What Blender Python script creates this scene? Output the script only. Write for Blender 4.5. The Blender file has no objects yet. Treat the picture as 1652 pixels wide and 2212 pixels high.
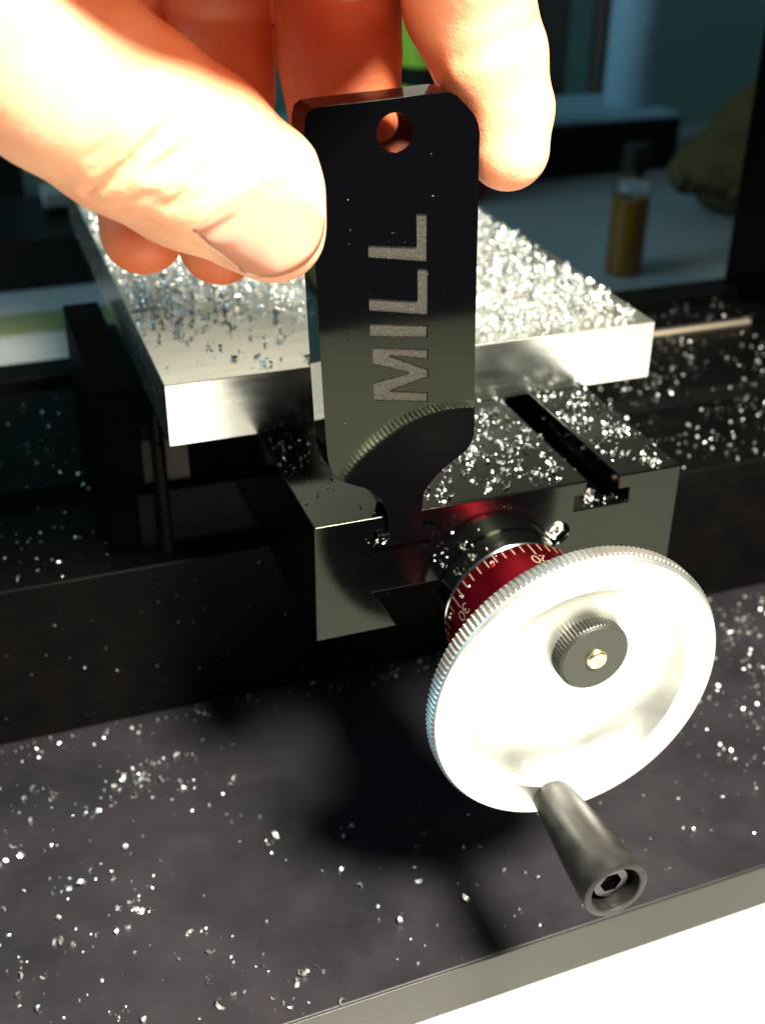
import bpy, bmesh, math, random
import numpy as np
from mathutils import Vector, Matrix, kdtree
from mathutils.bvhtree import BVHTree

MM = 0.001
scene = bpy.context.scene
COL = scene.collection

# ------------------------------------------------------------------ camera
cam_d = bpy.data.cameras.new("camera")
cam = bpy.data.objects.new("camera", cam_d)
COL.objects.link(cam)
cam.matrix_world = Matrix((
    (0.9413041, 0.16226598, -0.29600059, -46.8836*MM),
    (-0.33743249, 0.47639463, -0.81190361, -161.5275*MM),
    (0.00926876, 0.86412841, 0.50318604, 101.0217*MM),
    (0, 0, 0, 1)))
cam_d.sensor_fit = 'VERTICAL'
cam_d.sensor_height = 36.0
cam_d.sensor_width = 36.0
cam_d.lens = 2559.13/2212*36.0
cam_d.clip_start = 0.01
cam_d.clip_end = 20
cam_d.dof.use_dof = True
cam_d.dof.focus_distance = 0.181
cam_d.dof.aperture_fstop = 23.0
scene.camera = cam

# ------------------------------------------------------------------ world, lamps, exposure
world = bpy.data.worlds.new("World")
scene.world = world
world.use_nodes = True
world.node_tree.nodes["Background"].inputs[0].default_value = (0.55, 0.85, 1.0, 1)
world.node_tree.nodes["Background"].inputs[1].default_value = 0.062

def look_at(o, target):
    d = Vector(target) - o.location
    o.rotation_euler = d.to_track_quat('-Z', 'Y').to_euler()

sp = bpy.data.lights.new("desk_lamp_light", 'SPOT')
sp.energy = 122.0
sp.color = (1.0, 0.945, 0.80)
sp.shadow_soft_size = 0.080
sp.spot_size = math.radians(70)
sp.spot_blend = 1.0
so = bpy.data.objects.new("desk_lamp_light", sp)
COL.objects.link(so)
so.location = (0.135, -0.345, 0.470)
look_at(so, (0.015, -0.115, -0.05))

ar = bpy.data.lights.new("window_light", 'AREA')
ar.energy = 4.8
ar.color = (0.42, 0.80, 1.0)
ar.shape = 'RECTANGLE'; ar.size = 0.5; ar.size_y = 0.5
ao = bpy.data.objects.new("window_light", ar)
COL.objects.link(ao)
ao.location = (-0.85, 0.25, 0.55)
look_at(ao, (0.25, 0.45, -0.05))

scene.view_settings.view_transform = 'Standard'
scene.view_settings.look = 'None'
scene.view_settings.exposure = 0.0
scene.view_settings.gamma = 1.0
scene.view_settings.use_curve_mapping = False

# ------------------------------------------------------------------ helpers
def tag(o, label=None, cat=None, group=None, kind=None):
    if label: o['label'] = label
    if cat: o['category'] = cat
    if group: o['group'] = group
    if kind: o['kind'] = kind
    return o

def empty(name, loc=(0, 0, 0)):
    o = bpy.data.objects.new(name, None)
    o.empty_display_size = 0.01
    COL.objects.link(o)
    o.location = Vector(loc)*MM
    return o

def link(name, me, mat, parent=None, smooth=False):
    o = bpy.data.objects.new(name, me)
    COL.objects.link(o)
    if mat is not None and len(me.materials) == 0:
        me.materials.append(mat)
    if smooth:
        me.polygons.foreach_set('use_smooth', [True]*len(me.polygons))
    if parent:
        o.parent = parent
        pl = Vector((0, 0, 0)); q = parent
        while q: pl += q.location; q = q.parent
        o.location = -pl
    return o

def mesh_from(verts, faces, name="mesh", scale=MM):
    me = bpy.data.meshes.new(name)
    me.from_pydata([(v[0]*scale, v[1]*scale, v[2]*scale) for v in verts], [], faces)
    me.update()
    return me

def fix_normals(me):
    bm = bmesh.new(); bm.from_mesh(me)
    bmesh.ops.recalc_face_normals(bm, faces=bm.faces)
    bm.to_mesh(me); bm.free()

def bevel(o, w, seg=2, angle=35):
    m = o.modifiers.new("bevel", 'BEVEL')
    m.width = w*MM; m.segments = seg; m.limit_method = 'ANGLE'; m.angle_limit = math.radians(angle)
    m.harden_normals = True
    o.data.polygons.foreach_set('use_smooth', [True]*len(o.data.polygons))
    return o

def prism_y(poly, y0, y1):
    """poly of (x,z), extruded from y0 to y1"""
    n = len(poly)
    v = [(x, y0, z) for x, z in poly] + [(x, y1, z) for x, z in poly]
    f = [tuple(range(n)), tuple(range(2*n-1, n-1, -1))]
    for i in range(n):
        j = (i+1) % n
        f.append((i, i+n, j+n, j))
    me = mesh_from(v, f)
    fix_normals(me)
    return me

def box(x0, x1, y0, y1, z0, z1):
    return prism_y([(x0, z0), (x1, z0), (x1, z1), (x0, z1)], y0, y1)

def lathe_y(profile, cx, cz, n=96, closed=True, radf=None):
    """profile list of (r, y); axis along Y through (cx, cz)"""
    v = []; f = []
    m = len(profile)
    for i in range(n):
        a = 2*math.pi*i/n
        for (r, y) in profile:
            v.append((cx+r*math.cos(a), y, cz+r*math.sin(a)))
    for i in range(n):
        j = (i+1) % n
        for k in range(m-1):
            if profile[k][0] < 1e-6 and profile[k+1][0] < 1e-6: continue
            f.append((i*m+k, j*m+k, j*m+k+1, i*m+k+1))
    me = mesh_from(v, f)
    bm = bmesh.new(); bm.from_mesh(me)
    bmesh.ops.remove_doubles(bm, verts=bm.verts, dist=1e-7)
    bmesh.ops.recalc_face_normals(bm, faces=bm.faces)
    bm.to_mesh(me); bm.free()
    return me

def lathe_z(profile, cx, cy, n=48):
    v = []; f = []; m = len(profile)
    for i in range(n):
        a = 2*math.pi*i/n
        for (r, z) in profile:
            v.append((cx+r*math.cos(a), cy+r*math.sin(a), z))
    for i in range(n):
        j = (i+1) % n
        for k in range(m-1):
            f.append((i*m+k, j*m+k, j*m+k+1, i*m+k+1))
    me = mesh_from(v, f)
    bm = bmesh.new(); bm.from_mesh(me)
    bmesh.ops.remove_doubles(bm, verts=bm.verts, dist=1e-7)
    bmesh.ops.recalc_face_normals(bm, faces=bm.faces)
    bm.to_mesh(me); bm.free()
    return me

def auto_smooth(o, deg=35):
    me = o.data
    bm = bmesh.new(); bm.from_mesh(me)
    for e in bm.edges:
        if len(e.link_faces) == 2:
            e.smooth = e.calc_face_angle(0) < math.radians(deg)
    for fc in bm.faces: fc.smooth = True
    bm.to_mesh(me); bm.free()
    return o

def boolean_diff(o, cutters):
    for c in cutters:
        m = o.modifiers.new("cut", 'BOOLEAN')
        m.operation = 'DIFFERENCE'; m.solver = 'EXACT'; m.object = c
    dg = bpy.context.evaluated_depsgraph_get()
    dg.update()
    me = bpy.data.meshes.new_from_object(o.evaluated_get(dg))
    o.modifiers.clear()
    o.data = me
    for c in cutters:
        bpy.data.objects.remove(c)
    return o

# ------------------------------------------------------------------ materials
def mat(name, base=(0.5, 0.5, 0.5), metallic=0.0, rough=0.5, spec=0.5, coat=0.0, coat_rough=0.05,
        noise=None, noise_scale=200.0, noise_amt=0.3, bump=0.0, bump_scale=800.0, stretch=(1, 1, 1),
        rough_var=0.0, trans=0.0, sss=0.0, ior=1.5):
    m = bpy.data.materials.new(name); m.use_nodes = True
    nt = m.node_tree; b = nt.nodes['Principled BSDF']
    b.inputs['Base Color'].default_value = (*base, 1)
    b.inputs['Metallic'].default_value = metallic
    b.inputs['Roughness'].default_value = rough
    b.inputs['Specular IOR Level'].default_value = spec
    b.inputs['Coat Weight'].default_value = coat
    b.inputs['Coat Roughness'].default_value = coat_rough
    b.inputs['Transmission Weight'].default_value = trans
    b.inputs['IOR'].default_value = ior
    tc = nt.nodes.new('ShaderNodeTexCoord'); mp = nt.nodes.new('ShaderNodeMapping')
    mp.inputs['Scale'].default_value = stretch
    nt.links.new(tc.outputs['Object'], mp.inputs['Vector'])
    if noise is not None:
        n = nt.nodes.new('ShaderNodeTexNoise'); n.inputs['Scale'].default_value = noise_scale
        n.inputs['Detail'].default_value = 6; n.inputs['Roughness'].default_value = 0.65
        nt.links.new(mp.outputs[0], n.inputs['Vector'])
        r = nt.nodes.new('ShaderNodeValToRGB')
        r.color_ramp.elements[0].position = 0.5-noise_amt/2*0.8; r.color_ramp.elements[1].position = 0.5+noise_amt/2*0.8
        r.color_ramp.elements[0].color = (*base, 1); r.color_ramp.elements[1].color = (*noise, 1)
        nt.links.new(n.outputs['Fac'], r.inputs['Fac'])
        nt.links.new(r.outputs['Color'], b.inputs['Base Color'])
    if rough_var > 0:
        n3 = nt.nodes.new('ShaderNodeTexNoise'); n3.inputs['Scale'].default_value = noise_scale*0.7
        n3.inputs['Detail'].default_value = 5
        nt.links.new(mp.outputs[0], n3.inputs['Vector'])
        mr = nt.nodes.new('ShaderNodeMapRange')
        mr.inputs['From Min'].default_value = 0.3; mr.inputs['From Max'].default_value = 0.7
        mr.inputs['To Min'].default_value = max(0.02, rough-rough_var); mr.inputs['To Max'].default_value = rough+rough_var
        nt.links.new(n3.outputs['Fac'], mr.inputs['Value'])
        nt.links.new(mr.outputs['Result'], b.inputs['Roughness'])
    if bump > 0:
        n2 = nt.nodes.new('ShaderNodeTexNoise'); n2.inputs['Scale'].default_value = bump_scale
        n2.inputs['Detail'].default_value = 4
        nt.links.new(mp.outputs[0], n2.inputs['Vector'])
        bp = nt.nodes.new('ShaderNodeBump'); bp.inputs['Strength'].default_value = bump
        bp.inputs['Distance'].default_value = 0.0002
        nt.links.new(n2.outputs['Fac'], bp.inputs['Height'])
        nt.links.new(bp.outputs['Normal'], b.inputs['Normal'])
    return m

M = {}
M['table'] = mat("black_anodised_metal", (0.0004, 0.0005, 0.0007), 0.0, 0.10, 0.27, noise=(0.0008, 0.0009, 0.0010), noise_scale=300, rough_var=0.03, bump=0.03, bump_scale=2500, stretch=(0.15, 1, 3))
M['table'].node_tree.nodes['Principled BSDF'].inputs['Specular Tint'].default_value = (0.88, 1.0, 0.76, 1)
M['base'] = mat("black_painted_iron", (0.0012, 0.0011, 0.0012), 0.0, 0.42, 0.06, noise=(0.0024, 0.0019, 0.0016), noise_scale=120, bump=0.25, bump_scale=700)
M['matte'] = mat('matte_black_iron', (0.0008, 0.0008, 0.0009), 0.0, 0.6, 0.02)
M['tray'] = mat("black_laminate", (0.0058, 0.0055, 0.0068), 0.0, 0.42, 0.24, noise=(0.0185, 0.0165, 0.0190), noise_scale=45, noise_amt=0.6, bump=0.12, bump_scale=1600, rough_var=0.06)
M['tray_edge'] = mat("black_laminate_edge", (0.012, 0.0115, 0.008), 0.0, 0.30, 0.3, bump=0.1, bump_scale=900)
M['bench'] = mat("white_laminate", (0.46, 0.46, 0.44), 0.0, 0.35, 0.5, noise=(0.43, 0.43, 0.42), noise_scale=20)
M['slab'] = mat("milled_aluminium", (0.78, 0.78, 0.73), 1.0, 0.24, 0.5, noise=(0.70, 0.70, 0.66), noise_scale=700, stretch=(0.10, 1, 1), rough_var=0.04, bump=0.05, bump_scale=1800)
M['chip'] = mat("aluminium_chip", (0.66, 0.67, 0.645), 0.90, 0.40, 0.5)
M['wheel'] = mat("turned_aluminium", (0.72, 0.72, 0.67), 1.0, 0.40, 0.5, bump=0.05, bump_scale=1800, rough_var=0.05)
M['chrome'] = mat("polished_steel", (0.72, 0.72, 0.68), 1.0, 0.12, 0.5)
M['red'] = mat("red_anodised_aluminium", (0.60, 0.012, 0.035), 1.0, 0.30, 0.5, bump=0.04, bump_scale=2000)
M['mark'] = mat("engraved_mark", (0.20, 0.14, 0.09), 0.2, 0.6, 0.3)
M['nut'] = mat("blackened_steel", (0.026, 0.027, 0.021), 0.4, 0.42, 0.5, bump=0.06, bump_scale=1500)
M['brass'] = mat("bright_brass", (0.95, 0.80, 0.45), 1.0, 0.25, 0.5)
M['handle'] = mat("black_plastic", (0.004, 0.0038, 0.0035), 0.0, 0.48, 0.22, noise=(0.012, 0.011, 0.010), noise_scale=300, bump=0.10, bump_scale=1300)
M['screw'] = mat("dark_steel_screw", (0.06, 0.055, 0.06), 1.0, 0.22, 0.5)
M['tool'] = mat("black_polished_plate", (0.0009, 0.0009, 0.0014), 0.0, 0.05, 0.26, rough_var=0.03, noise_scale=110)
M['tool'].node_tree.nodes['Principled BSDF'].inputs['Specular Tint'].default_value = (0.95, 1.0, 0.70, 1)
M['letter'] = mat("rough_milled_pocket", (0.010, 0.009, 0.0075), 0.2, 0.45, 0.35, noise=(0.048, 0.044, 0.035), noise_scale=2500, noise_amt=0.7, bump=0.7, bump_scale=3500)
M['steel'] = mat("ground_steel", (0.55, 0.50, 0.44), 1.0, 0.30, 0.5)
M['darkcase'] = mat("black_plastic_case", (0.010, 0.008, 0.007), 0.0, 0.5, 0.3, noise=(0.016, 0.012, 0.010), noise_scale=15)
M['pale'] = mat("pale_plastic", (0.38, 0.40, 0.34), 0.0, 0.5, 0.4)
M['tealwall'] = mat("teal_wall", (0.36, 0.62, 0.56), 0.0, 0.8, 0.2, noise=(0.30, 0.54, 0.50), noise_scale=6)
M['bluecol'] = mat("pale_blue_plastic", (0.42, 0.58, 0.68), 0.0, 0.5, 0.4)
M['brown'] = mat("dark_brown_wood", (0.14, 0.085, 0.065), 0.0, 0.6, 0.3, noise=(0.10, 0.08, 0.07), noise_scale=12)
M['olive'] = mat("olive_cloth", (0.16, 0.10, 0.03), 0.0, 0.9, 0.1, noise=(0.08, 0.06, 0.03), noise_scale=25, noise_amt=0.5, bump=0.6, bump_scale=60)
M['green'] = mat("yellow_green_plastic", (0.62, 0.85, 0.03), 0.0, 0.4, 0.5)
M['redthing'] = mat("dark_red_plastic", (0.40, 0.02, 0.02), 0.0, 0.4, 0.5)
M['oil'] = mat("amber_oil", (0.40, 0.15, 0.008), 0.0, 0.25, 0.5)
M['glass'] = mat("clear_glass", (0.9, 0.95, 0.95), 0.0, 0.05, 0.5, trans=1.0, ior=1.3)
M['stripe'] = mat("olive_strip", (0.20, 0.22, 0.10), 0.0, 0.6, 0.3)

# bench far part greys a little: same laminate
# skin
def skin_mat():
    m = bpy.data.materials.new("skin"); m.use_nodes = True
    nt = m.node_tree; b = nt.nodes['Principled BSDF']
    tc = nt.nodes.new('ShaderNodeTexCoord')
    n = nt.nodes.new('ShaderNodeTexNoise'); n.inputs['Scale'].default_value = 130; n.inputs['Detail'].default_value = 5
    nt.links.new(tc.outputs['Object'], n.inputs['Vector'])
    r = nt.nodes.new('ShaderNodeValToRGB')
    r.color_ramp.elements[0].position = 0.35; r.color_ramp.elements[1].position = 0.68
    r.color_ramp.elements[0].color = (0.90, 0.46, 0.27, 1); r.color_ramp.elements[1].color = (0.88, 0.37, 0.20, 1)
    nt.links.new(n.outputs['Fac'], r.inputs['Fac'])
    # light painted in: lit back of thumb paler, shaded palmar skin redder
    sx = nt.nodes.new('ShaderNodeSeparateXYZ'); nt.links.new(tc.outputs['Object'], sx.inputs[0])
    mr = nt.nodes.new('ShaderNodeMapRange'); mr.interpolation_type = 'SMOOTHSTEP'
    mr.inputs['From Min'].default_value = -0.009; mr.inputs['From Max'].default_value = 0.014
    nt.links.new(sx.outputs['Y'], mr.inputs['Value'])
    r2 = nt.nodes.new('ShaderNodeValToRGB')
    r2.color_ramp.elements[0].position = 0.35; r2.color_ramp.elements[1].position = 0.68
    r2.color_ramp.elements[0].color = (0.82, 0.225, 0.085, 1); r2.color_ramp.elements[1].color = (0.76, 0.16, 0.06, 1)
    nt.links.new(n.outputs['Fac'], r2.inputs['Fac'])
    mx = nt.nodes.new('ShaderNodeMix'); mx.data_type = 'RGBA'
    nt.links.new(mr.outputs[0], mx.inputs[0]); nt.links.new(r.outputs['Color'], mx.inputs[6]); nt.links.new(r2.outputs['Color'], mx.inputs[7])
    nt.links.new(mx.outputs[2], b.inputs['Base Color'])
    b.inputs['Roughness'].default_value = 0.45
    b.inputs['Specular IOR Level'].default_value = 0.4
    b.inputs['Subsurface Weight'].default_value = 0.40
    b.inputs['Subsurface Radius'].default_value = (1.0, 0.25, 0.10)
    b.inputs['Subsurface Scale'].default_value = 0.0022
    v = nt.nodes.new('ShaderNodeTexVoronoi'); v.inputs['Scale'].default_value = 1700
    v.feature = 'DISTANCE_TO_EDGE'
    nt.links.new(tc.outputs['Object'], v.inputs['Vector'])
    n2 = nt.nodes.new('ShaderNodeTexNoise'); n2.inputs['Scale'].default_value = 420; n2.inputs['Detail'].default_value = 5
    nt.links.new(tc.outputs['Object'], n2.inputs['Vector'])
    ad = nt.nodes.new('ShaderNodeMath'); ad.operation = 'MULTIPLY_ADD'; ad.inputs[1].default_value = 0.35
    nt.links.new(v.outputs['Distance'], ad.inputs[0]); nt.links.new(n2.outputs['Fac'], ad.inputs[2])
    bp = nt.nodes.new('ShaderNodeBump'); bp.inputs['Strength'].default_value = 0.6; bp.inputs['Distance'].default_value = 0.0003
    nt.links.new(ad.outputs[0], bp.inputs['Height']); nt.links.new(bp.outputs['Normal'], b.inputs['Normal'])
    return m
M['skin'] = skin_mat()
M['nail'] = mat("finger_nail", (0.66, 0.26, 0.16), 0.0, 0.25, 0.5, coat=0.35)
def rings(m, cx, cz, sc, amt):
    nt = m.node_tree; b = nt.nodes['Principled BSDF']
    tc = nt.nodes.new('ShaderNodeTexCoord'); mp = nt.nodes.new('ShaderNodeMapping')
    mp.inputs['Location'].default_value = (-cx*MM, 0, -cz*MM)
    w = nt.nodes.new('ShaderNodeTexWave'); w.wave_type = 'RINGS'; w.rings_direction = 'Y'
    w.inputs['Scale'].default_value = sc; w.inputs['Distortion'].default_value = 0.6; w.inputs['Detail Scale'].default_value = 8
    nt.links.new(tc.outputs['Object'], mp.inputs[0]); nt.links.new(mp.outputs[0], w.inputs['Vector'])
    bp = nt.nodes.new('ShaderNodeBump'); bp.inputs['Strength'].default_value = amt; bp.inputs['Distance'].default_value = 0.00005
    nt.links.new(w.outputs['Fac'], bp.inputs['Height'])
    if b.inputs['Normal'].links: nt.links.new(b.inputs['Normal'].links[0].from_socket, bp.inputs['Normal'])
    nt.links.new(bp.outputs['Normal'], b.inputs['Normal'])
rings(M['wheel'], 35, -20, 700, 0.13)
rings(M['nut'], 38.4, -15.6, 700, 0.3)
b = M['nail'].node_tree.nodes['Principled BSDF']
b.inputs['Subsurface Weight'].default_value = 0.5
b.inputs['Subsurface Radius'].default_value = (1.0, 0.35, 0.2)
b.inputs['Subsurface Scale'].default_value = 0.002

# ================================================================== SETTING
bench = link("bench_top", box(-420, 640, -300, 640, -104, -90), M['bench'])
tag(bench, kind='structure')
wall = link("back_wall", box(-420, 700, 660, 680, -100, 420), M['tealwall'])
tag(wall, kind='structure')

# black board the machine stands on
board = empty("machine_board", (60, 100, -90))
tag(board, "large black board scattered with metal chips under the milling machine, front edge on white bench", "board")
def slanted(x0, x1, off, y1, z0, z1):
    yf = lambda x: -32.2 + 0.0337*x + off
    v = [(x0, yf(x0), z0), (x1, yf(x1), z0), (x1, y1(x1), z0), (x0, y1(x0), z0), (x0, yf(x0), z1), (x1, yf(x1), z1), (x1, y1(x1), z1), (x0, y1(x0), z1)]
    me = mesh_from(v, [(0, 3, 2, 1), (4, 5, 6, 7), (0, 1, 5, 4), (1, 2, 6, 5), (2, 3, 7, 6), (3, 0, 4, 7)])
    fix_normals(me); return me
o = link("board_panel", slanted(-230, 330, 0.45, lambda x: 268+0.0337*x, -89.3, -78), M['tray'], board); bevel(o, 0.35, 2)
o = link("edge_band", slanted(-230, 330, 0.0, lambda x: -32.2+0.0337*x+0.42, -89.4, -78.05), M['tray_edge'], board); bevel(o, 0.16, 2)
o = link("shadow_gap", slanted(-229, 329, 0.6, lambda x: 266+0.0337*x, -89.95, -89.45), M['darkcase'], board)  # dark strip standing in for the shaded gap under the board

# ================================================================== MILLING MACHINE
mach = empty("milling_machine", (35, 100, -78))
tag(mach, "small black milling machine with T-slot table, red dial and bright aluminium handwheel", "milling machine")

# cross-section of the T-slot table
TB = [(0, 0), (12.7, 0), (12.7, -2.8), (10.5, -2.8), (10.5, -5.6), (21.2, -5.6), (21.2, -2.8), (19.0, -2.8), (19.0, 0),
      (50.8, 0), (50.8, -2.9), (48.6, -2.9), (48.6, -5.7), (59.5, -5.7), (59.5, -2.9), (57.2, -2.9), (57.2, 0),
      (70, 0), (70, -23.2), (54.9, -23.2), (59.4, -15.2), (10.6, -15.2), (15.1, -23.2), (0, -23.2)]
tb = link("table", prism_y(TB, 0, 300), M['table'], None)
hole = link("cutter", lathe_y([(0, -3), (2.3, -3), (2.3, 14), (0, 14)], 45.6, -9.8, 40), M['table'])
boolean_diff(tb, [hole])
tb.parent = mach; tb.location = -mach.location
bevel(tb, 0.30, 3, 40)
o = link("set_screw", lathe_y([(0, 1.6), (0.9, 1.6), (1.0, 0.9), (1.9, 1.0), (2.2, 1.8), (2.2, 6), (0, 6)], 45.6, -9.8, 32), M['chrome'], tb)
auto_smooth(o)

# saddle, base, column, small fittings
o = link("saddle", prism_y([(-21, -37.9), (92, -37.9), (92, -23.5), (58.5, -23.5), (54.5, -23.5), (58.6, -15.6), (11.4, -15.6), (15.5, -23.5), (-21, -23.5)], 63, 165), M['base'], mach); bevel(o, 0.4)
o = link("base", prism_y([(-190, -77.95), (300, -77.95), (300, -38), (-190, -38)], 57, 170), M['base'], mach); bevel(o, 0.5)
o = link("base_rail", prism_y([(-190, -37.95), (300, -37.95), (300, -34.5), (-190, -34.5)], 171-12, 171), M['base'], mach); bevel(o, 0.3)
me = bpy.data.meshes.new('dove')
v = [(-190, 91, -38.0), (300, 91, -38.0), (300, 95, -35.4), (-190, 95, -35.4), (-190, 150, -35.4), (300, 150, -35.4), (300, 154, -38.0), (-190, 154, -38.0)]
me = mesh_from(v, [(0, 1, 2, 3), (3, 2, 5, 4), (4, 5, 6, 7), (0, 3, 4, 7), (1, 6, 5, 2), (0, 7, 6, 1)])
fix_normals(me)
o = link("dovetail_way", me, M['base'], mach)
o = link("column", box(197, 262, 128, 168, -37.9, 330), M['base'], mach); bevel(o, 0.8)
M['reflector'] = mat("pale_grey_reflector", (0.55, 0.54, 0.48), 0.0, 0.35, 0.5, noise=(0.48, 0.47, 0.42), noise_scale=60)
o = link("unseen_reflector", box(-30, 240, 168.2, 230, 64, 150), M['reflector'], mach); bevel(o, 3)  # unseen pale head, added so the slab has something bright to reflect
o = link("lead_screw", (lambda me: me)(mesh_from([], [])), M['steel'], mach)
def cyl_x(x0, x1, cy, cz, r, n=24):
    v = []; f = []
    for i in range(n):
        a = 2*math.pi*i/n
        v += [(x0, cy+r*math.cos(a), cz+r*math.sin(a)), (x1, cy+r*math.cos(a), cz+r*math.sin(a))]
    for i in range(n):
        j = (i+1) % n
        f.append((2*i, 2*i+1, 2*j+1, 2*j))
    f.append(tuple(2*i for i in range(n))); f.append(tuple(2*i+1 for i in reversed(range(n))))
    me = mesh_from(v, f); fix_normals(me); return me
o.data = cyl_x(92, 182, 132, -34.5, 1.7); o.data.materials.append(mat('warm_steel_rod', (0.75, 0.62, 0.48), 1.0, 0.35))
auto_smooth(o)
# lock bar standing left of the table and its screw
o = link("lock_bar", box(-27.0, -18.6, 64, 118, -37.9, 0.5), M['matte'], mach); bevel(o, 0.4)
o = link("lock_screw", lathe_z([(0, -38), (1.5, -38), (1.5, -11), (1.1, -10.6), (1.1, -4.5), (0, -4)], -15.6, 61.5, 24), M['screw'], mach); auto_smooth(o); o.data.materials[0] = M['base']
o = link("brass_block", box(-19.0, -8.5, 66, 74, -23.4, -12.5), mat("dull_brass", (0.035, 0.027, 0.017), 0.2, 0.6), mach); bevel(o, 0.3)

# --- dial collar and thrust ring on the screw axis
AX, AZ = 35.0, -20.0
o = link("thrust_ring", lathe_y([(0, -0.02), (12.4, -0.02), (12.9, -0.5), (12.9, -4.9), (12.4, -5.5), (11.8, -5.75), (0, -5.75)], AX, AZ, 128), M['chrome'], mach); auto_smooth(o)
dial = link("dial_collar", lathe_y([(0, -5.8), (13.0, -5.8), (13.4, -6.2), (13.4, -22.5), (12.9, -23), (0, -23)], AX, AZ, 128), M['red'], mach); auto_smooth(dial)

def on_cyl(s, y, a0, r):
    a = a0 + s/r
    return (AX+r*math.cos(a), y, AZ+r*math.sin(a))
def strip_on_cyl(pts, w, a0, r):
    """pts list of (s,y): polyline ribbon laid on the collar"""
    v = []; f = []
    P = [Vector((p[0], p[1])) for p in pts]
    for i, p in enumerate(P):
        d = (P[min(i+1, len(P)-1)] - P[max(i-1, 0)])
        if d.length < 1e-6: d = Vector((1, 0))
        d.normalize(); nrm = Vector((-d.y, d.x))*w/2
        for q in (p+nrm, p-nrm):
            v.append(on_cyl(q.x, q.y, a0, r))
    for i in range(len(P)-1):
        f.append((2*i, 2*i+1, 2*i+3, 2*i+2))
    return v, f
vv = []; ff = []
for k in range(50):
    a = math.radians(84+7.2*k)
    L = 3.4 if k % 10 == 0 else 2.2
    v, f = strip_on_cyl([(0, -6.35), (0, -6.35-L)], 0.22, a, 13.43)
    b0 = len(vv); vv += v; ff += [tuple(i+b0 for i in q) for q in f]
link("graduation_marks", mesh_from(vv, ff), M['mark'], dial)
def arc(cx, cy, rx, ry, a0, a1, n=14):
    return [(cx+rx*math.cos(math.radians(a0+(a1-a0)*i/n)), cy+ry*math.sin(math.radians(a0+(a1-a0)*i/n))) for i in range(n+1)]
# glyph strokes in a 0..1.3 by 0..2 box (x right, y up, as read from the table side)
GL = {
 '0': [arc(.65, 1, .55, .95, 0, 360, 24)],
 '1': [[(.3, 1.6), (.7, 1.95), (.7, .05)]],
 '2': [arc(.65, 1.4, .52, .55, 160, -35) + [(.15, .08), (1.2, .08)]],
 '3': [arc(.6, 1.48, .5, .46, 150, -90) + arc(.6, .54, .56, .5, 90, -150)],
 '4': [[(.95, .05), (.95, 1.95), (.1, .65), (1.25, .65)]],
}
for num, k in (("10", -10), ("20", 0), ("30", 10), ("40", 20), ("0", 30)):
    a = math.radians(84+7.2*k) - 0.0
    vv = []; ff = []
    w = 1.55; tot = w*len(num) - 0.25
    for ci, ch in enumerate(num):
        for st in GL[ch]:
            # read upside down from the camera side: text runs towards larger... smaller s
            pts = [(tot/2 - (tot - (ci*w + x)), -10.1 - y*1.15) for x, y in st]
            v, f = strip_on_cyl(pts, 0.26, a, 13.43)
            b0 = len(vv); vv += v; ff += [tuple(i+b0 for i in q) for q in f]
    # text must run towards decreasing angle when seen from outside with tops towards -y
    link("numeral", mesh_from(vv, ff), M['mark'], dial)

# --- handwheel: one turned body with a knurled rim
NT = 168
n_ang = NT*6
prof = [(0, -25.8), (8.5, -25.9), (11.5, -26.15), (14.0, -26.7), (16.0, -27.5), (17.6, -28.6), (18.7, -29.8), (19.2, -30.6), (19.5, -30.95), (20.2, -31.0),
        (24.6, -31.0), (25.15, -30.75), (25.3, -30.4), ('k', -30.1), ('k', -27.8), (25.2, -27.5), (24.4, -27.1), (20, -24.5), (14.5, -22.6), (13.0, -22.4), (0, -22.4)]
v = []; f = []; m_ = len(prof)
for i in range(n_ang):
    a = 2*math.pi*i/n_ang
    t = (i % 6)/6.0
    kr = 25.62 - 0.46*(1 - abs(2*t-1))**0.9 if True else 25.6
    for r, y in prof:
        rr = kr if r == 'k' else r
        v.append((AX+rr*math.cos(a), y, AZ+rr*math.sin(a)))
for i in range(n_ang):
    j = (i+1) % n_ang
    for k in range(m_-1):
        f.append((i*m_+k, j*m_+k, j*m_+k+1, i*m_+k+1))
me = mesh_from(v, f)
bm = bmesh.new(); bm.from_mesh(me)
bmesh.ops.remove_doubles(bm, verts=bm.verts, dist=1e-8)
bmesh.ops.recalc_face_normals(bm, faces=bm.faces)
bm.to_mesh(me); bm.free()
wheel = link("handwheel", me, M['wheel'], mach); auto_smooth(wheel, 24)

KX, KZ = 38.4, -15.6
vn = []; fn = []
prof = [(0, -28.7), (5.75, -28.7), (6.15, -28.4), ('k', -28.2), ('k', -25.6), (5.6, -25.35), (0, -25.35)]
n_ang = 60*4; m_ = len(prof)
for i in range(n_ang):
    a = 2*math.pi*i/n_ang; t = (i % 4)/4.0
    for r, y in prof:
        rr = 6.35 - 0.22*(1-abs(2*t-1)) if r == 'k' else r
        vn.append((KX+rr*math.cos(a), y, KZ+rr*math.sin(a)))
for i in range(n_ang):
    j = (i+1) % n_ang
    for k in range(m_-1):
        fn.append((i*m_+k, j*m_+k, j*m_+k+1, i*m_+k+1))
me = mesh_from(vn, fn)
bm = bmesh.new(); bm.from_mesh(me); bmesh.ops.remove_doubles(bm, verts=bm.verts, dist=1e-8)
bmesh.ops.recalc_face_normals(bm, faces=bm.faces); bm.to_mesh(me); bm.free()
o = link("locking_nut", me, M['nut'], wheel); auto_smooth(o, 24)
o = link("screw_end", lathe_y([(0, -28.9), (0.5, -28.95), (0.7, -29.4), (1.35, -29.5), (1.75, -29.2), (1.85, -28.72), (0, -28.72)], KX+0.2, KZ-0.1, 32), M['brass'], wheel); auto_smooth(o, 50)

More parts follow.
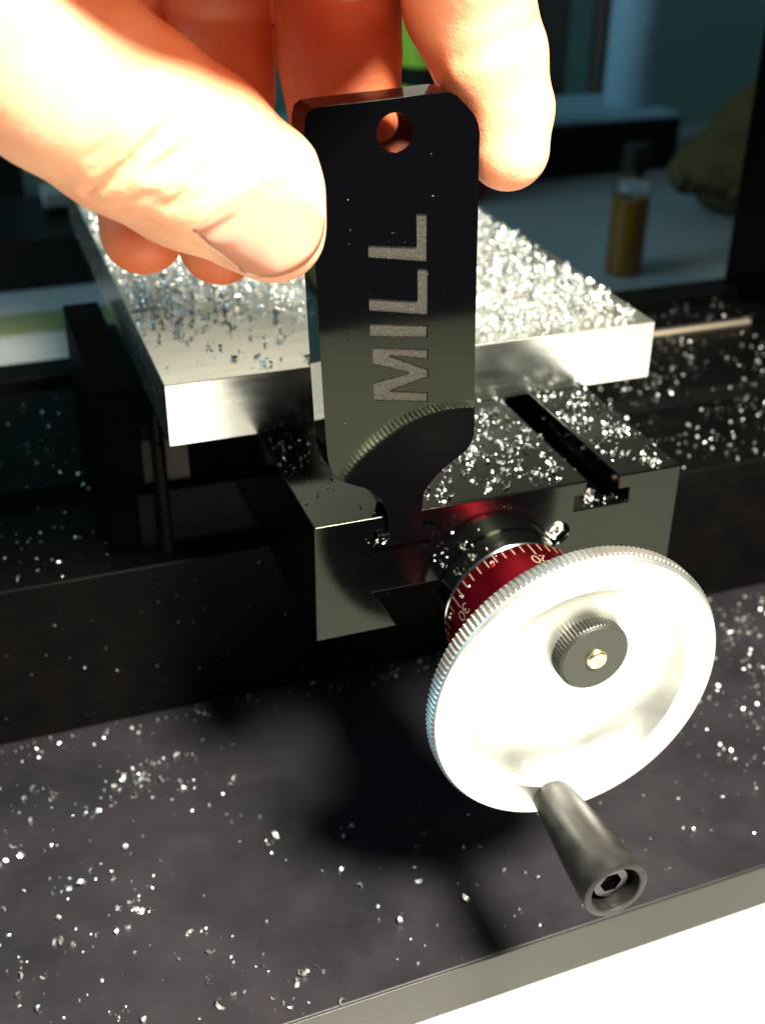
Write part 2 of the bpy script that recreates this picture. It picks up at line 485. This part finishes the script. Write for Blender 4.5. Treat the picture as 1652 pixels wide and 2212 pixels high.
HX, HZ = 31.6, -41.0
hp = [(0, -31.02), (3.1, -31.02), (3.4, -31.6), (3.7, -34), (4.3, -39), (4.9, -44.5), (5.4, -50), (5.6, -52.6), (5.45, -53.1), (5.2, -53.2), (4.35, -53.2), (4.15, -53.0), (4.1, -48.5), (0, -48.5)]
hp = [(0, -31.02), (3.1, -31.02), (3.4, -31.6), (3.7, -34), (4.3, -39), (4.9, -44.5), (5.35, -50), (5.5, -52.6), (5.4, -53.05), (5.15, -53.2), (4.4, -53.2), (4.2, -53.0), (4.1, -48.5), (0, -48.5)]
handle = link("crank_handle", lathe_y(hp, HX, HZ, 72), M['handle'], wheel); auto_smooth(handle, 40)
# cap screw inside the handle, with a hex socket
hs = []
ring = lambda r, y, n, off=0: [(HX+r*math.cos(2*math.pi*(i+off)/n), y, HZ+r*math.sin(2*math.pi*(i+off)/n)) for i in range(n)]
n = 36
v = ring(3.2, -48.52, n) + ring(3.2, -51.2, n) + ring(2.9, -51.5, n)
def hexr(i, n, R=1.9):
    a = 2*math.pi*i/n; k = (a % (math.pi/3)) - math.pi/6
    return R*math.cos(math.pi/6)/math.cos(k)
v += [(HX+hexr(i, n)*math.cos(2*math.pi*i/n), -51.5, HZ+hexr(i, n)*math.sin(2*math.pi*i/n)) for i in range(n)]
v += [(HX+hexr(i, n)*math.cos(2*math.pi*i/n), -49.6, HZ+hexr(i, n)*math.sin(2*math.pi*i/n)) for i in range(n)]
f = []
for k in range(4):
    for i in range(n):
        j = (i+1) % n
        f.append((k*n+i, k*n+j, (k+1)*n+j, (k+1)*n+i))
f.append(tuple(4*n+i for i in range(n)))
me = mesh_from(v, f); fix_normals(me)
o = link("handle_screw", me, M['screw'], wheel); auto_smooth(o, 30)

# ================================================================== ALUMINIUM SLAB
slab = link("aluminium_slab", box(-16.8, 84.9, 36.9, 186, 0.02, 12.4), M['slab'])
bevel(slab, 0.15, 2)
tag(slab, "thick bare aluminium plate lying across the milling table, heaped with bright chips", "metal plate")

# ================================================================== SLOT CLEANER TOOL
TY = -1.0
outl = [(-0.4, 63.6), (-0.35, 65.4), (0.0, 66.6), (0.9, 67.25), (2.0, 67.35), (13.2, 67.9), (20.0, 68.3), (21.2, 68.2), (22.3, 67.6), (23.7, 66.3), (25.0, 64.9), (25.7, 63.6), (26.0, 62.2), (26.1, 56.8),
        (26.35, 50.8), (26.9, 31.8), (27.6, 16.5), (27.65, 13.6), (27.3, 12.0), (26.4, 10.6), (25.0, 9.6), (22.9, 8.3), (21.2, 6.8), (19.9, 5.3), (19.1, 3.9), (18.85, 2.2),
        (18.8, -2.95), (20.9, -3.05), (20.9, -5.4), (11.0, -5.4), (11.0, -2.95), (12.85, -2.95),
        (12.8, -0.5), (12.5, 1.4), (11.7, 3.3), (10.4, 5.1), (8.9, 6.4), (7.3, 7.2), (5.6, 8.0), (4.2, 9.0), (3.2, 10.2), (2.6, 11.6), (2.25, 13.3), (2.0, 16.5), (1.3, 32.3), (0.8, 46)]
plate = link("plate", prism_y(outl, TY, TY+6.2), M['tool'])
cut = []
cut.append(link("c", lathe_y([(0, TY-2), (2.75, TY-2), (2.75, TY+9), (0, TY+9)], 12.9, 63.2, 48), M['tool']))
LET = {
 'L1': [(9.0, 47.3), (9.0, 45.5), (18.4, 43.9), (18.25, 51.1), (16.45, 51.3), (16.65, 46.3)],
 'L2': [(9.15, 39.1), (9.2, 37.2), (18.8, 35.4), (18.6, 42.7), (16.85, 42.9), (17.0, 37.75)],
 'I': [(9.3, 35.1), (9.35, 33.0), (18.8, 31.7), (18.8, 33.7)],
 'M': [(9.75, 31.2), (9.8, 28.4), (16.0, 26.1), (9.95, 25.2), (10.05, 22.2), (19.2, 20.6), (19.15, 22.3), (12.8, 23.5), (19.15, 25.0), (19.1, 26.3), (12.6, 29.5), (19.0, 28.0), (18.95, 29.7)],
}
for k, p in LET.items():
    cut.append(link("c", prism_y(p, TY-1, TY+0.35), M['tool']))
boolean_diff(plate, cut)
tool = empty("slot_cleaner", (15.9, 2.1, -5.5))
tag(tool, "glossy black tool engraved MILL, standing upright in the left T-slot, pinched by the hand", "hand tool")
plate.parent = tool; plate.location = -tool.location
bevel(plate, 0.22, 2, 30)
for k, p in LET.items():
    o = link("engraved_letter", prism_y(p, TY+0.30, TY+0.345), M['letter'], plate)
    c = np.mean(np.array(p), axis=0)

# ================================================================== HAND (signed distance field -> one mesh)
thumb = [((-6.4, -5.7, 52.3), 7.1), ((-9.2, -4.2, 57.0), 10.3), ((-16.5, -4.4, 62.4), 11.7), ((-24.8, -5.1, 68.3), 12.0), ((-32.4, -5.8, 74.7), 12.3), ((-42.5, -5.0, 83.0), 13.5), ((-56, -3, 97), 16), ((-66, 0, 110), 17)]
index = [((32.2, 2.2, 58.9), 6.2), ((32.4, 3.8, 64.2), 7.0), ((30.0, 5.9, 71.4), 8.6), ((27.2, 8.1, 78.9), 9.5), ((23, 4, 91), 9.6), ((15, -6, 104), 11)]
middle = [((10.5, 12.7, 48), 6.6), ((11.1, 15.2, 58.0), 8.2), ((11.4, 19.7, 70.5), 9.5), ((12.0, 22.1, 81.5), 9.7), ((9, 14, 95), 9.6), ((4, 0, 105), 11)]
ring_f = [((-9.3, 17.1, 44.0), 6.4), ((-7.5, 21.5, 51.8), 7.7), ((-5.4, 27.3, 64.5), 8.3), ((-3.7, 30.1, 77.2), 8.4), ((-6, 22, 92), 9), ((-12, 4, 104), 11)]
little = [((-20.0, 24.0, 44.8), 6.6), ((-19.1, 28.5, 52.4), 7.2), ((-17.8, 34.0, 64.0), 7.5), ((-17.8, 37.6, 76.8), 7.6), ((-22, 30, 90), 8.5), ((-30, 10, 104), 11)]
palm = [((15, -9, 100), 12), ((2, -14, 98), 13.5), ((-18, -14, 100), 14.5), ((-44, -4, 110), 16.5), ((-66, 2, 116), 18), ((-95, 6, 122), 19), ((-150, 10, 134), 24)]  # palm out of view, set low and forward to shade the fingers
H = 0.45
lo = np.array([-150., -32., 34.]); hi = np.array([46., 56., 165.])
dims = ((hi-lo)/H).astype(int)+1
F = np.full(dims, 9.0, np.float32)
def smin(a, b, k):
    h = np.clip(0.5+0.5*(b-a)/k, 0, 1)
    return b*(1-h)+a*h - k*h*(1-h)
def block(c0, c1, pad):
    i0 = np.maximum(((c0-pad-lo)/H).astype(int), 0); i1 = np.minimum(((c1+pad-lo)/H).astype(int)+2, dims)
    ax = [lo[k]+H*np.arange(i0[k], i1[k], dtype=np.float32) for k in range(3)]
    X, Y, Z = np.meshgrid(*ax, indexing='ij')
    return (slice(i0[0], i1[0]), slice(i0[1], i1[1]), slice(i0[2], i1[2])), X, Y, Z
def add_chain(F, ch, k, kown=1.2):
    G = {}
    for (a, ra), (b, rb) in zip(ch, ch[1:]):
        a = np.array(a, float); b = np.array(b, float)
        sl, X, Y, Z = block(np.minimum(a, b)-max(ra, rb), np.maximum(a, b)+max(ra, rb), 5)
        d = b-a; L2 = d@d
        t = np.clip(((X-a[0])*d[0]+(Y-a[1])*d[1]+(Z-a[2])*d[2])/L2, 0, 1)
        t = t*t*(3-2*t)*0.35 + t*0.65
        D = np.sqrt((X-a[0]-t*d[0])**2+(Y-a[1]-t*d[1])**2+(Z-a[2]-t*d[2])**2) - (ra+(rb-ra)*t)
        F[sl] = smin(F[sl], D.astype(np.float32), k)
for ch, k in ((palm, 8), (thumb, 1.6), (index, 0.6), (middle, 0.6), (ring_f, 0.6), (little, 0.6)):
    T = np.full(dims, 9.0, np.float32) if False else None
    add_chain(F, ch, k)
# creases on the thumb knuckle, carved with gaussian grooves
CRE = [[(-31.3, -12.6, 61.4), (-28.4, -15.6, 63.9), (-25.6, -16.9, 66.3), (-23.2, -17.0, 68.4), (-20.7, -16.3, 70.1)],
       [(-24.1, -16.5, 64.3), (-22.3, -16.7, 65.3), (-20.0, -16.6, 66.2), (-18.2, -16.1, 67.7), (-17.1, -15.6, 68.6)],
       [(-31.3, -15.9, 66.2), (-29.7, -16.8, 67.5), (-28.2, -17.2, 68.8)], [(-30.5, -15.4, 64.7), (-28.9, -16.5, 66.3), (-26.6, -17.1, 67.9)],
       [(-22.5, -15.0, 59.6), (-19.8, -16.1, 61.4), (-17.8, -16.3, 63.6), (-16.1, -16.0, 65.3)], [(-21.0, -15.2, 59.3), (-17.9, -16.1, 61.0), (-15.8, -16.1, 63.0)],
       [(-27.9, -12.5, 59.2), (-26.0, -14.7, 60.8), (-24.0, -15.6, 61.6)], [(-18.3, -13.3, 55.0), (-16.3, -14.4, 55.9), (-13.9, -15.1, 57.3), (-11.9, -15.3, 59.0)],
       [(-19.0, -16.4, 62.9), (-16.5, -16.2, 64.6)],
       [(22.5, -0.5, 72.0), (25.5, -2.5, 73.6), (28.5, -3.2, 74.9), (32.5, -2.0, 75.8), (36.0, 1.5, 76.8)]]
CD = [(1.5, .6), (1.4, .65), (.5, .42), (.5, .42), (.6, .42), (.5, .42), (.5, .42), (.5, .42), (.5, .42), (1.7, 1.0)]
def groove(F, pts, depth, sig):
    P = np.array(pts, float)
    sl, X, Y, Z = block(P.min(0), P.max(0), 4)
    best = np.full(X.shape, 1e3, np.float32); w = np.ones(X.shape, np.float32)
    n = len(P)-1
    for i in range(n):
        a, b = P[i], P[i+1]; d = b-a
        t = np.clip(((X-a[0])*d[0]+(Y-a[1])*d[1]+(Z-a[2])*d[2])/(d@d), 0, 1)
        D = (X-a[0]-t*d[0])**2+(Y-a[1]-t*d[1])**2+(Z-a[2]-t*d[2])**2
        s = (i+t)/n
        m = D < best
        best = np.where(m, D, best); w = np.where(m, 0.25+0.75*np.sin(np.pi*np.clip(s*0.8+0.15, 0, 1)), w)
    F[sl] += (depth*w*np.exp(-best/(2*sig*sig))).astype(np.float32)
for c, (d, s) in zip(CRE, CD): groove(F, c, d, s)
for c in ((-23.2, -16.2, 63.0), (-20.7, -16.3, 62.9), (-22.1, -15.9, 61.5)):
    groove(F, [c, (c[0]+.8, c[1], c[2]-.3)], -0.45, 0.8)
# nail bed: a shallow step round the nail
NC = np.array([[(-18.9, -11.9, 54.3), (-12.9, -15.2, 57.8), (-9.4, -14.6, 60.6), (-4.4, -12.9, 60.2)]][0])
groove(F, [(-19.2, -12.0, 54.6), (-16.2, -14.4, 56.0), (-12.9, -15.3, 57.9), (-9.3, -14.9, 60.8), (-5.0, -13.2, 60.6)], 0.7, 0.55)
groove(F, [(-18.9, -11.6, 53.9), (-15.5, -9.5, 50.3), (-12.5, -7.6, 47.6)], 0.5, 0.6)

def surface_nets(F):
    nx, ny, nz = F.shape
    S = F < 0
    c = np.zeros((nx-1, ny-1, nz-1), np.int8)
    offs = [(i, j, k) for i in (0, 1) for j in (0, 1) for k in (0, 1)]
    for i, j, k in offs: c += S[i:nx-1+i, j:ny-1+j, k:nz-1+k]
    act = (c > 0) & (c < 8)
    idx = np.argwhere(act)
    num = np.zeros(len(idx)); pos = np.zeros((len(idx), 3))
    val = {o: F[idx[:, 0]+o[0], idx[:, 1]+o[1], idx[:, 2]+o[2]].astype(float) for o in offs}
    for a in offs:
        for ax in range(3):
            if a[ax] == 0:
                b = list(a); b[ax] = 1; b = tuple(b)
                va, vb = val[a], val[b]
                m = (va < 0) != (vb < 0)
                t = np.where(m, va/np.where(m, va-vb, 1), 0)
                p = np.array(a, float)[None]*np.ones((len(idx), 1)); p[:, ax] = t
                pos[m] += p[m]; num[m] += 1
    pos = pos/num[:, None] + idx
    ids = np.full(act.shape, -1, np.int64); ids[act] = np.arange(len(idx))
    quads = []
    for ax in range(3):
        sl0 = [slice(None)]*3; sl1 = [slice(None)]*3
        sl0[ax] = slice(0, -1); sl1[ax] = slice(1, None)
        A = S[tuple(sl0)]; B = S[tuple(sl1)]
        e = np.argwhere(A != B)
        u, v = [(1, 2), (2, 0), (0, 1)][ax]
        ok = (e[:, u] > 0) & (e[:, v] > 0) & (e[:, u] < F.shape[u]-1) & (e[:, v] < F.shape[v]-1)
        e = e[ok]
        def cell(du, dv):
            q = e.copy(); q[:, u] -= du; q[:, v] -= dv
            return ids[q[:, 0], q[:, 1], q[:, 2]]
        q = np.stack([cell(1, 1), cell(0, 1), cell(0, 0), cell(1, 0)], 1)
        flip = ~A[e[:, 0], e[:, 1], e[:, 2]]
        q[flip] = q[flip][:, ::-1]
        quads.append(q)
    Q = np.concatenate(quads)
    Q = Q[(Q >= 0).all(1)]
    return pos, Q
P, Q = surface_nets(F)
P = P*H + lo
# light smoothing
E2 = np.concatenate([Q[:, [0, 1]], Q[:, [1, 2]], Q[:, [2, 3]], Q[:, [3, 0]]])
for it in range(2):
    acc = np.zeros_like(P); cnt = np.zeros(len(P))
    np.add.at(acc, E2[:, 0], P[E2[:, 1]]); np.add.at(acc, E2[:, 1], P[E2[:, 0]])
    np.add.at(cnt, E2[:, 0], 1); np.add.at(cnt, E2[:, 1], 1)
    P = P*0.5 + 0.5*acc/cnt[:, None]
me = bpy.data.meshes.new("hand")
me.vertices.add(len(P)); me.vertices.foreach_set('co', (P*MM).astype(np.float32).ravel())
me.loops.add(len(Q)*4); me.loops.foreach_set('vertex_index', Q.astype(np.int32).ravel())
me.polygons.add(len(Q)); me.polygons.foreach_set('loop_start', np.arange(0, len(Q)*4, 4, dtype=np.int32))
me.polygons.foreach_set('loop_total', np.full(len(Q), 4, np.int32))
me.update(calc_edges=True); me.validate()
hand = empty("hand", (-6, 0, 44))
tag(hand, "bare left hand reaching in from above, thumb and index finger pinching the black tool", "hand")
skin = link("skin", me, M['skin'], hand, smooth=True)

# thumb nail, laid on the skin
bvh = BVHTree.FromPolygons([tuple(p) for p in P], [tuple(q) for q in Q.tolist()])
A0 = Vector((-18.4, -12.4, 54.2)); A1 = Vector((-5.0, -14.2, 60.6))   # fold: left, right
B0 = Vector((-11.6, -8.0, 46.6)); B1 = Vector((0.4, -8.0, 53.0))      # free edge: left, right
NU, NV = 24, 16
vs = []
for i in range(NU+1):
    s = i/NU
    for j in range(NV+1):
        t = j/NV
        # rounded ends
        bul = 4*s*(1-s)
        tt = -0.02 + 0.04*(1-bul) + t*(1.00) 
        p = (A0.lerp(A1, s)).lerp(B0.lerp(B1, s), tt)
        p = p + Vector((-0.35, -0.72, 0.6)).normalized()*(-0.0 + 3.0)
        p = p + (A0.lerp(A1, .5) - B0.lerp(B1, .5)).normalized()*(bul*1.8*(1-t) - bul*2.2*t)
        loc, nrm, _, _ = bvh.find_nearest(p)
        edge = min(s, 1-s, 1)*NU
        lift = 0.30*min(1, (min(i, NU-i))/2.0)*min(1, j/3.0) + 0.02
        if j == NV: lift = 0.30
        vs.append(loc + nrm*lift)
fs = [(i*(NV+1)+j, (i+1)*(NV+1)+j, (i+1)*(NV+1)+j+1, i*(NV+1)+j+1) for i in range(NU) for j in range(NV)]
me = mesh_from(vs, fs); fix_normals(me)
nl = link("thumb_nail", me, M['nail'], skin, smooth=True)
md = nl.modifiers.new("s", 'SOLIDIFY'); md.thickness = 0.4*MM; md.offset = -1

# ================================================================== CHIPS
rng = np.random.default_rng(7)
def chips_mesh(pos, size, seed, flat=0.5):
    """pos Nx3 (mm). every chip is a small curled crescent strip"""
    r = np.random.default_rng(seed); n = len(pos)
    SEG = 5
    R = size*(0.45+0.5*r.random(n)**1.5); span = np.radians(80+170*r.random(n)); wid = size*(0.4+0.6*r.random(n))
    ang = np.linspace(-0.5, 0.5, SEG+1)
    a = ang[None]*span[:, None]
    prof = 0.35+0.65*np.cos(ang*np.pi)[None]*np.ones((n, 1))
    x = R[:, None]*np.cos(a); y = R[:, None]*np.sin(a)
    x -= x.mean(1, keepdims=True)
    tw = (r.random((n, 1))-0.5)*1.6*ang[None]
    V = np.zeros((n, 2*(SEG+1), 3))
    for s, sg in ((0, 1), (1, -1)):
        h = sg*wid[:, None]/2*prof
        V[:, s::2, 0] = x + h*np.sin(tw)*1.0
        V[:, s::2, 1] = y
        V[:, s::2, 2] = h*np.cos(tw) + 0.25*size[:, None]*ang[None]*(r.random((n, 1))-0.5)*4
    V += (r.random(V.shape)-0.5)*0.22*size[:, None, None]
    # random rotation
    q = r.normal(size=(n, 4)); q[:, 1:3] *= (1-flat*0.6); q /= np.linalg.norm(q, axis=1, keepdims=True)
    w, i, j, k = q.T
    Rm = np.stack([np.stack([1-2*(j*j+k*k), 2*(i*j-k*w), 2*(i*k+j*w)], -1), np.stack([2*(i*j+k*w), 1-2*(i*i+k*k), 2*(j*k-i*w)], -1), np.stack([2*(i*k-j*w), 2*(j*k+i*w), 1-2*(i*i+j*j)], -1)], 1)
    V = np.einsum('nab,nvb->nva', Rm, V)
    V[:, :, 2] += -V[:, :, 2].min(1, keepdims=True) + 0.02
    V += pos[:, None, :]
    nv = 2*(SEG+1)
    base = (np.arange(n)*nv)[:, None, None]
    fq = np.array([[2*s, 2*s+1, 2*s+3, 2*s+2] for s in range(SEG)])[None]
    Fq = (base+fq).reshape(-1, 4)
    me = bpy.data.meshes.new("chips")
    VV = (V.reshape(-1, 3)*MM).astype(np.float32)
    me.vertices.add(len(VV)); me.vertices.foreach_set('co', VV.ravel())
    me.loops.add(len(Fq)*4); me.loops.foreach_set('vertex_index', Fq.astype(np.int32).ravel())
    me.polygons.add(len(Fq)); me.polygons.foreach_set('loop_start', np.arange(0, len(Fq)*4, 4, dtype=np.int32))
    me.polygons.foreach_set('loop_total', np.full(len(Fq), 4, np.int32))
    me.update(calc_edges=True)
    return me
def rnd(n, x0, x1, y0, y1, z):
    return np.stack([x0+(x1-x0)*rng.random(n), y0+(y1-y0)*rng.random(n), np.full(n, z)], 1)
def chips(name, label, pos, smin_, smax_, seed, flat=0.5):
    size = smin_+(smax_-smin_)*rng.random(len(pos))**2
    o = link(name, chips_mesh(pos, size, seed, flat), M['chip'], None, smooth=True)
    tag(o, label, "metal chips", kind='stuff')
    return o

# heap on the slab
N = 15000
p = rnd(N, -16, 84, 38, 184, 12.42)
x, y = p[:, 0], p[:, 1]
# density: thick to the right, thin at the front left
left = np.clip((x-16)/14, 0, 1)
dens = left*1.0 + (1-left)*np.clip((y-58)/30, 0.0, 1)**1.0*0.95
dens *= np.clip((84.5-x-(p[:, 1]-36)*0.02)/4.0, 0, 1)
front = np.clip((y-38)/5+0.25, 0, 1)
dens *= np.where(x > 20, front, 1)
nz = 0.5+0.5*np.sin(x*0.33+1.1)*np.sin(y*0.29+x*.11)+0.25*np.sin(x*1.1)*np.sin(y*0.9)
height = np.clip(dens, 0, 1)*(0.5+3.2*np.clip(nz, 0, 1)*(0.3+0.7*(0.5+0.5*np.sin(x*0.9+2*np.sin(y*0.4))*np.sin(y*0.75+1.5*np.sin(x*0.5)))))*np.clip((84-x)/7, 0.1, 1)*np.clip((y-38)/8+.15, 0, 1)
clump = 0.5+0.5*np.sin(x*0.9+2*np.sin(y*0.4))*np.sin(y*0.75+1.5*np.sin(x*0.5))
keep = rng.random(N) < dens*np.clip(0.12+1.1*clump, 0, 1)
p = p[keep]; height = height[keep]
p[:, 2] += height*rng.random(len(p))**0.7
chips("heaped_chips", "deep heap of bright curled aluminium chips covering the plate", p, 0.5, 1.7, 11, 0.3)
# thin sprinkle at the front left of the slab
p = rnd(560, -15, 18, 39, 84, 12.42)
pr = 0.5+0.5*np.sin(p[:, 0]*0.5+0.4)*np.sin(p[:, 1]*0.35)
pr *= np.clip((p[:, 0]+17)/14, .12, 1)
p = p[rng.random(len(p)) < pr*.8]
chips("scattered_chips", "thin sprinkle of dark looking chips at the front left of the bare plate", p, 0.35, 1.05, 12, 0.4)
# milling table, right of the tool
p = rnd(1350, 20, 69.5, 0.8, 37, 0.02)
ok = (((p[:, 0] < 50.3) | (p[:, 0] > 57.7)))
p = p[ok & (rng.random(len(p)) < 0.50+0.5*np.sin(p[:, 0]*.6)*np.sin(p[:, 1]*.5))]
chips("table_chips", "loose bright chips on the table between tool and open T-slot", p, 0.4, 0.95, 13)
p = rnd(26, 0.8, 12, 1.0, 36, 0.02)
p = np.concatenate([p, rnd(60, 0.5, 12, 20, 36, 0.02)])
chips("corner_chips", "few small chips on the left strip of the table below the plate", p, 0.25, 0.6, 14)
pts = np.stack([2+22*rng.random(34), np.full(34, TY-0.06), 12+52*rng.random(34)], 1)
chips("metal_dust", "fine metal dust specks clinging to the face of the black tool", pts, 0.05, 0.16, 25)
# in the right T-slot mouth and the clump on the ledges
g = rng.normal(size=(34, 3))*np.array([1.0, 0.7, 0.9])*0.9 + np.array([52.6, 1.6, -4.4]); g[:, 2] = np.maximum(g[:, 2], -5.6)
g2 = rnd(9, 54, 59, 0.3, 3, -5.68); 
g3 = rnd(14, 51.5, 56.5, 6, 36, -5.68)
chips("slot_chips", "clump of bright chips stuck in the mouth of the right T-slot", np.concatenate([g, g2, g3]), 0.35, 0.8, 15)
g = rng.normal(size=(16, 3))*np.array([.9, .25, .7])*0.8 + np.array([11.3, -0.7, -4.6])
chips("edge_clump", "small clump of chips clinging to the table end beside the tool foot", g, 0.3, 0.7, 16)
# dial and end face
pts = []
for aa, yy, c in ((116, -8.0, 6), (108, -7.4, 2), (150, -8.5, 2), (140, -8.2, 1), (168, -7.6, 2)):
    for _ in range(c):
        a = math.radians(aa+rng.normal()*1.5); pts.append((AX+13.5*math.cos(a), yy+rng.normal()*.35, AZ+13.5*math.sin(a)))
chips("dial_chips", "few chips resting on top of the red dial", np.array(pts), 0.25, 0.5, 17)
pts = [(23.0+rng.normal()*.8, -1.0, -10.5+rng.normal()*.9) for _ in range(10)] + [(27+rng.normal()*.5, -1.0, -8.8+rng.normal()*.6) for _ in range(6)] + [(30+rng.normal()*4, -0.6, -6+rng.normal()*3) for _ in range(5)]
chips("clinging_chips", "chips stuck with oil to the table end left of the dial", np.array(pts), 0.3, 0.7, 18)
# base top, behind the table on both sides
p = rnd(1500, 71, 189, 58, 156, -37.9); p = p[(rng.random(len(p)) < .55+.45*np.sin(p[:, 0]*.13+1)*np.sin(p[:, 1]*.17))]
inb = (p[:, 1] > 90) & (p[:, 1] < 155); p[inb, 2] = -35.3
p = p[~((p[:, 0] < 93) & (p[:, 1] > 62))]
chips("base_chips", "many chips sprinkled on the machine base right of the table", p, 0.35, 1.0, 19)
p = rnd(300, -110, -28, 58, 156, -37.9)
inb = (p[:, 1] > 90) & (p[:, 1] < 155); p[inb, 2] = -35.3
chips("shaded_chips", "dim shaded chips on the machine base left of the table", p, 0.4, 0.95, 20)
# board
p = rnd(3000, 42, 190, -28, 56, -77.98)
w = np.clip((p[:, 0]-48)/38, 0, 1)*(0.30+0.70*np.clip((p[:, 1]+26)/40, 0, 1))*(0.55+.45*np.sin(p[:, 0]*.21)*np.sin(p[:, 1]*.3+1))
w *= 0.35+1.3*np.clip((p[:, 0]-75)/60, 0, 1)
p = p[rng.random(len(p)) < w]
q = rnd(130, -2, 60, -31, 10, -77.98); q = q[(q[:, 0]+q[:, 1]*.5 > -8)]
p = np.concatenate([p, q[rng.random(len(q)) < .45]])
chips("board_chips", "chips sprinkled over the black board right of and below the handwheel", p, 0.32, 1.15, 21)
p = rnd(620, -85, -6, -32, 45, -77.98)
w = 0.35+0.5*np.sin(p[:, 0]*.17+2)*np.sin(p[:, 1]*.13+.6)+0.25*np.clip(-(p[:, 0]+20)/30, 0, 1)
p = p[rng.random(len(p)) < w]
cl = [np.array([cx, cy, -77.98])+rng.normal(size=(c, 3))*np.array([s, s*.5, 0]) for cx, cy, c, s in
      ((-35, 33, 14, 4), (-30, 36, 12, 3), (-42, 29, 8, 1.3), (-27, 39, 10, 4), (-43, -21, 8, 1.5), (-38, 3, 9, 1.3), (-36, 0, 8, 1.2), (-14, -28, 7, 2.4), (-10, -24, 9, 2.4), (-26, -8, 8, 1.5), (-53, -27, 9, 2), (-50, 10, 8, 4), (-24, 40, 12, 6))]
p = np.concatenate([p]+cl); p = p[p[:, 1] > -32]
chips("front_chips", "sparse chips on the black board in the lower left foreground", p, 0.3, 1.25, 22)
p = rnd(160, -120, 60, 50, 56.5, -77.98)
chips("foot_chips", "line of chips along the foot of the machine base", p, 0.3, 0.8, 23)

p = np.stack([-110+150*rng.random(90), np.full(90, 56.7), -77+36*rng.random(90)], 1)
chips("wall_chips", "fine dust of chips sticking to the front of the machine base", p, 0.15, 0.45, 24)

# ================================================================== BACKGROUND THINGS
vial = empty("glass_vial", (257, 330, -90))
tag(vial, "small glass vial of amber oil standing on the bench behind the machine", "vial")
o = link("oil", lathe_z([(0, -89.2), (7.9, -89.2), (7.9, -53), (0, -53)], 257, 330, 32), M['oil'], vial); auto_smooth(o)
o = link("glass_body", lathe_z([(0, -90), (8.5, -90), (9.0, -89.4), (9.0, -49), (8.0, -46), (5.2, -43.5), (5.2, -39), (0, -39)], 257, 330, 32), M['glass'], vial); auto_smooth(o)
o = link("cap", lathe_z([(0, -40), (6.4, -40), (6.4, -29), (5.8, -28.2), (0, -28.2)], 257, 330, 32), M['darkcase'], vial); auto_smooth(o)

bb = empty("black_case", (290, 530, -90))
tag(bb, "long low black case with a pale top lying at the back of the bench", "case")
o = link("case_body", box(150, 392, 500, 575, -90, -58), M['darkcase'], bb); bevel(o, 1.5)
o = link("lid", box(151, 391, 501, 574, -57.95, -56), M['bluecol'], bb)

cp = link("pale_canister", lathe_z([(0, -55.9), (15, -55.9), (16.5, -52), (16.5, 70), (14, 74), (0, 74)], 376, 540, 40), M['bluecol']); auto_smooth(cp)
tag(cp, "tall pale blue canister standing on the back of the black case", "canister")
pn = link("upright_board", box(298, 356, 590, 602, -90, 90), M['brown']); bevel(pn, .8)
tag(pn, "dark brown upright panel behind the black case", "board")
pn = link("upright_post", box(378, 410, 585, 600, -90, 90), M['brown']); bevel(pn, .8)
tag(pn, "narrow brown upright post right of the pale canister", "post")
gp = link("upright_board", box(240, 292, 592, 604, -90, 90), mat("blue_grey_board", (0.045, 0.045, 0.075), 0, .7)); bevel(gp, .8)
tag(gp, "dull blue grey upright board beside the index finger", "board")
# draped bag
bm = bmesh.new()
bmesh.ops.create_icosphere(bm, subdivisions=4, radius=1)
rr = random.Random(3)
for v in bm.verts:
    c = v.co
    n_ = math.sin(c.x*7+c.z*5)*.06+math.sin(c.y*9-c.z*8)*.05+math.sin(c.x*17+c.y*13)*.02
    k = 1+n_
    v.co = Vector((c.x*k*70, c.y*k*44, max(c.z, -0.75)*k*44))
    v.co = v.co + Vector((402, 400, -57+ v.co.x*0.28*(1 if v.co.z > 0 else 0)))
    v.co *= MM
me = bpy.data.meshes.new("bag"); bm.to_mesh(me); bm.free()
bag = link("cloth_bag", me, M['olive'], None, True)
tag(bag, "crumpled olive brown cloth bag at the right edge of the bench", "bag")

gb = empty("spray_bottle", (212, 470, -90))
tag(gb, "yellow green bottle with a black band glimpsed between the fingers", "bottle")
o = link("bottle_body", lathe_z([(0, -90), (15, -90), (16, -88), (16, 22), (8, 34), (0, 34)], 206, 470, 32), M['green'], gb); auto_smooth(o)
o = link("black_band", lathe_z([(16.2, -22), (16.3, -22), (16.3, -12), (16.2, -12)], 206, 470, 32), M['darkcase'], gb)
rb = link("red_bottle", lathe_z([(0, -90), (13, -90), (14, -88), (14, -24), (6, -16), (6, -8), (0, -8)], 238, 485, 32), M['redthing']); auto_smooth(rb)
tag(rb, "dark red bottle just right of the yellow green one", "bottle")

lc = link("equipment_case", box(-150, 10, 394, 470, -90, -66), M['darkcase']); bevel(lc, 1.5)
tag(lc, "black equipment case behind the plate on the left of the bench", "case")
lc2 = link("equipment_tower", box(-150, -10, 520, 600, -90, 60), M['darkcase']); bevel(lc2, 1.5)
tag(lc2, "tall dark cabinet at the far left behind the thumb", "cabinet")
pb = empty("pale_box", (4, 430, -66))
tag(pb, "small pale box with a dark lower half on the black equipment case", "box")
o = link("box_upper", box(-7, 16, 425, 445, -61, -54), M['pale'], pb); bevel(o, .8)
o = link("box_lower", box(-6, 15, 426, 444, -66, -61.05), M['darkcase'], pb)
st = link("olive_strip", box(-170, 60, 338, 362, -89.95, -89.2), M['stripe'])
tag(st, "flat olive strip lying across the bench at the left", "strip")

# ------------------------------------------------------------------ render
scene.render.engine = 'CYCLES'
scene.cycles.caustics_reflective = True
scene.cycles.sample_clamp_indirect = 8.0
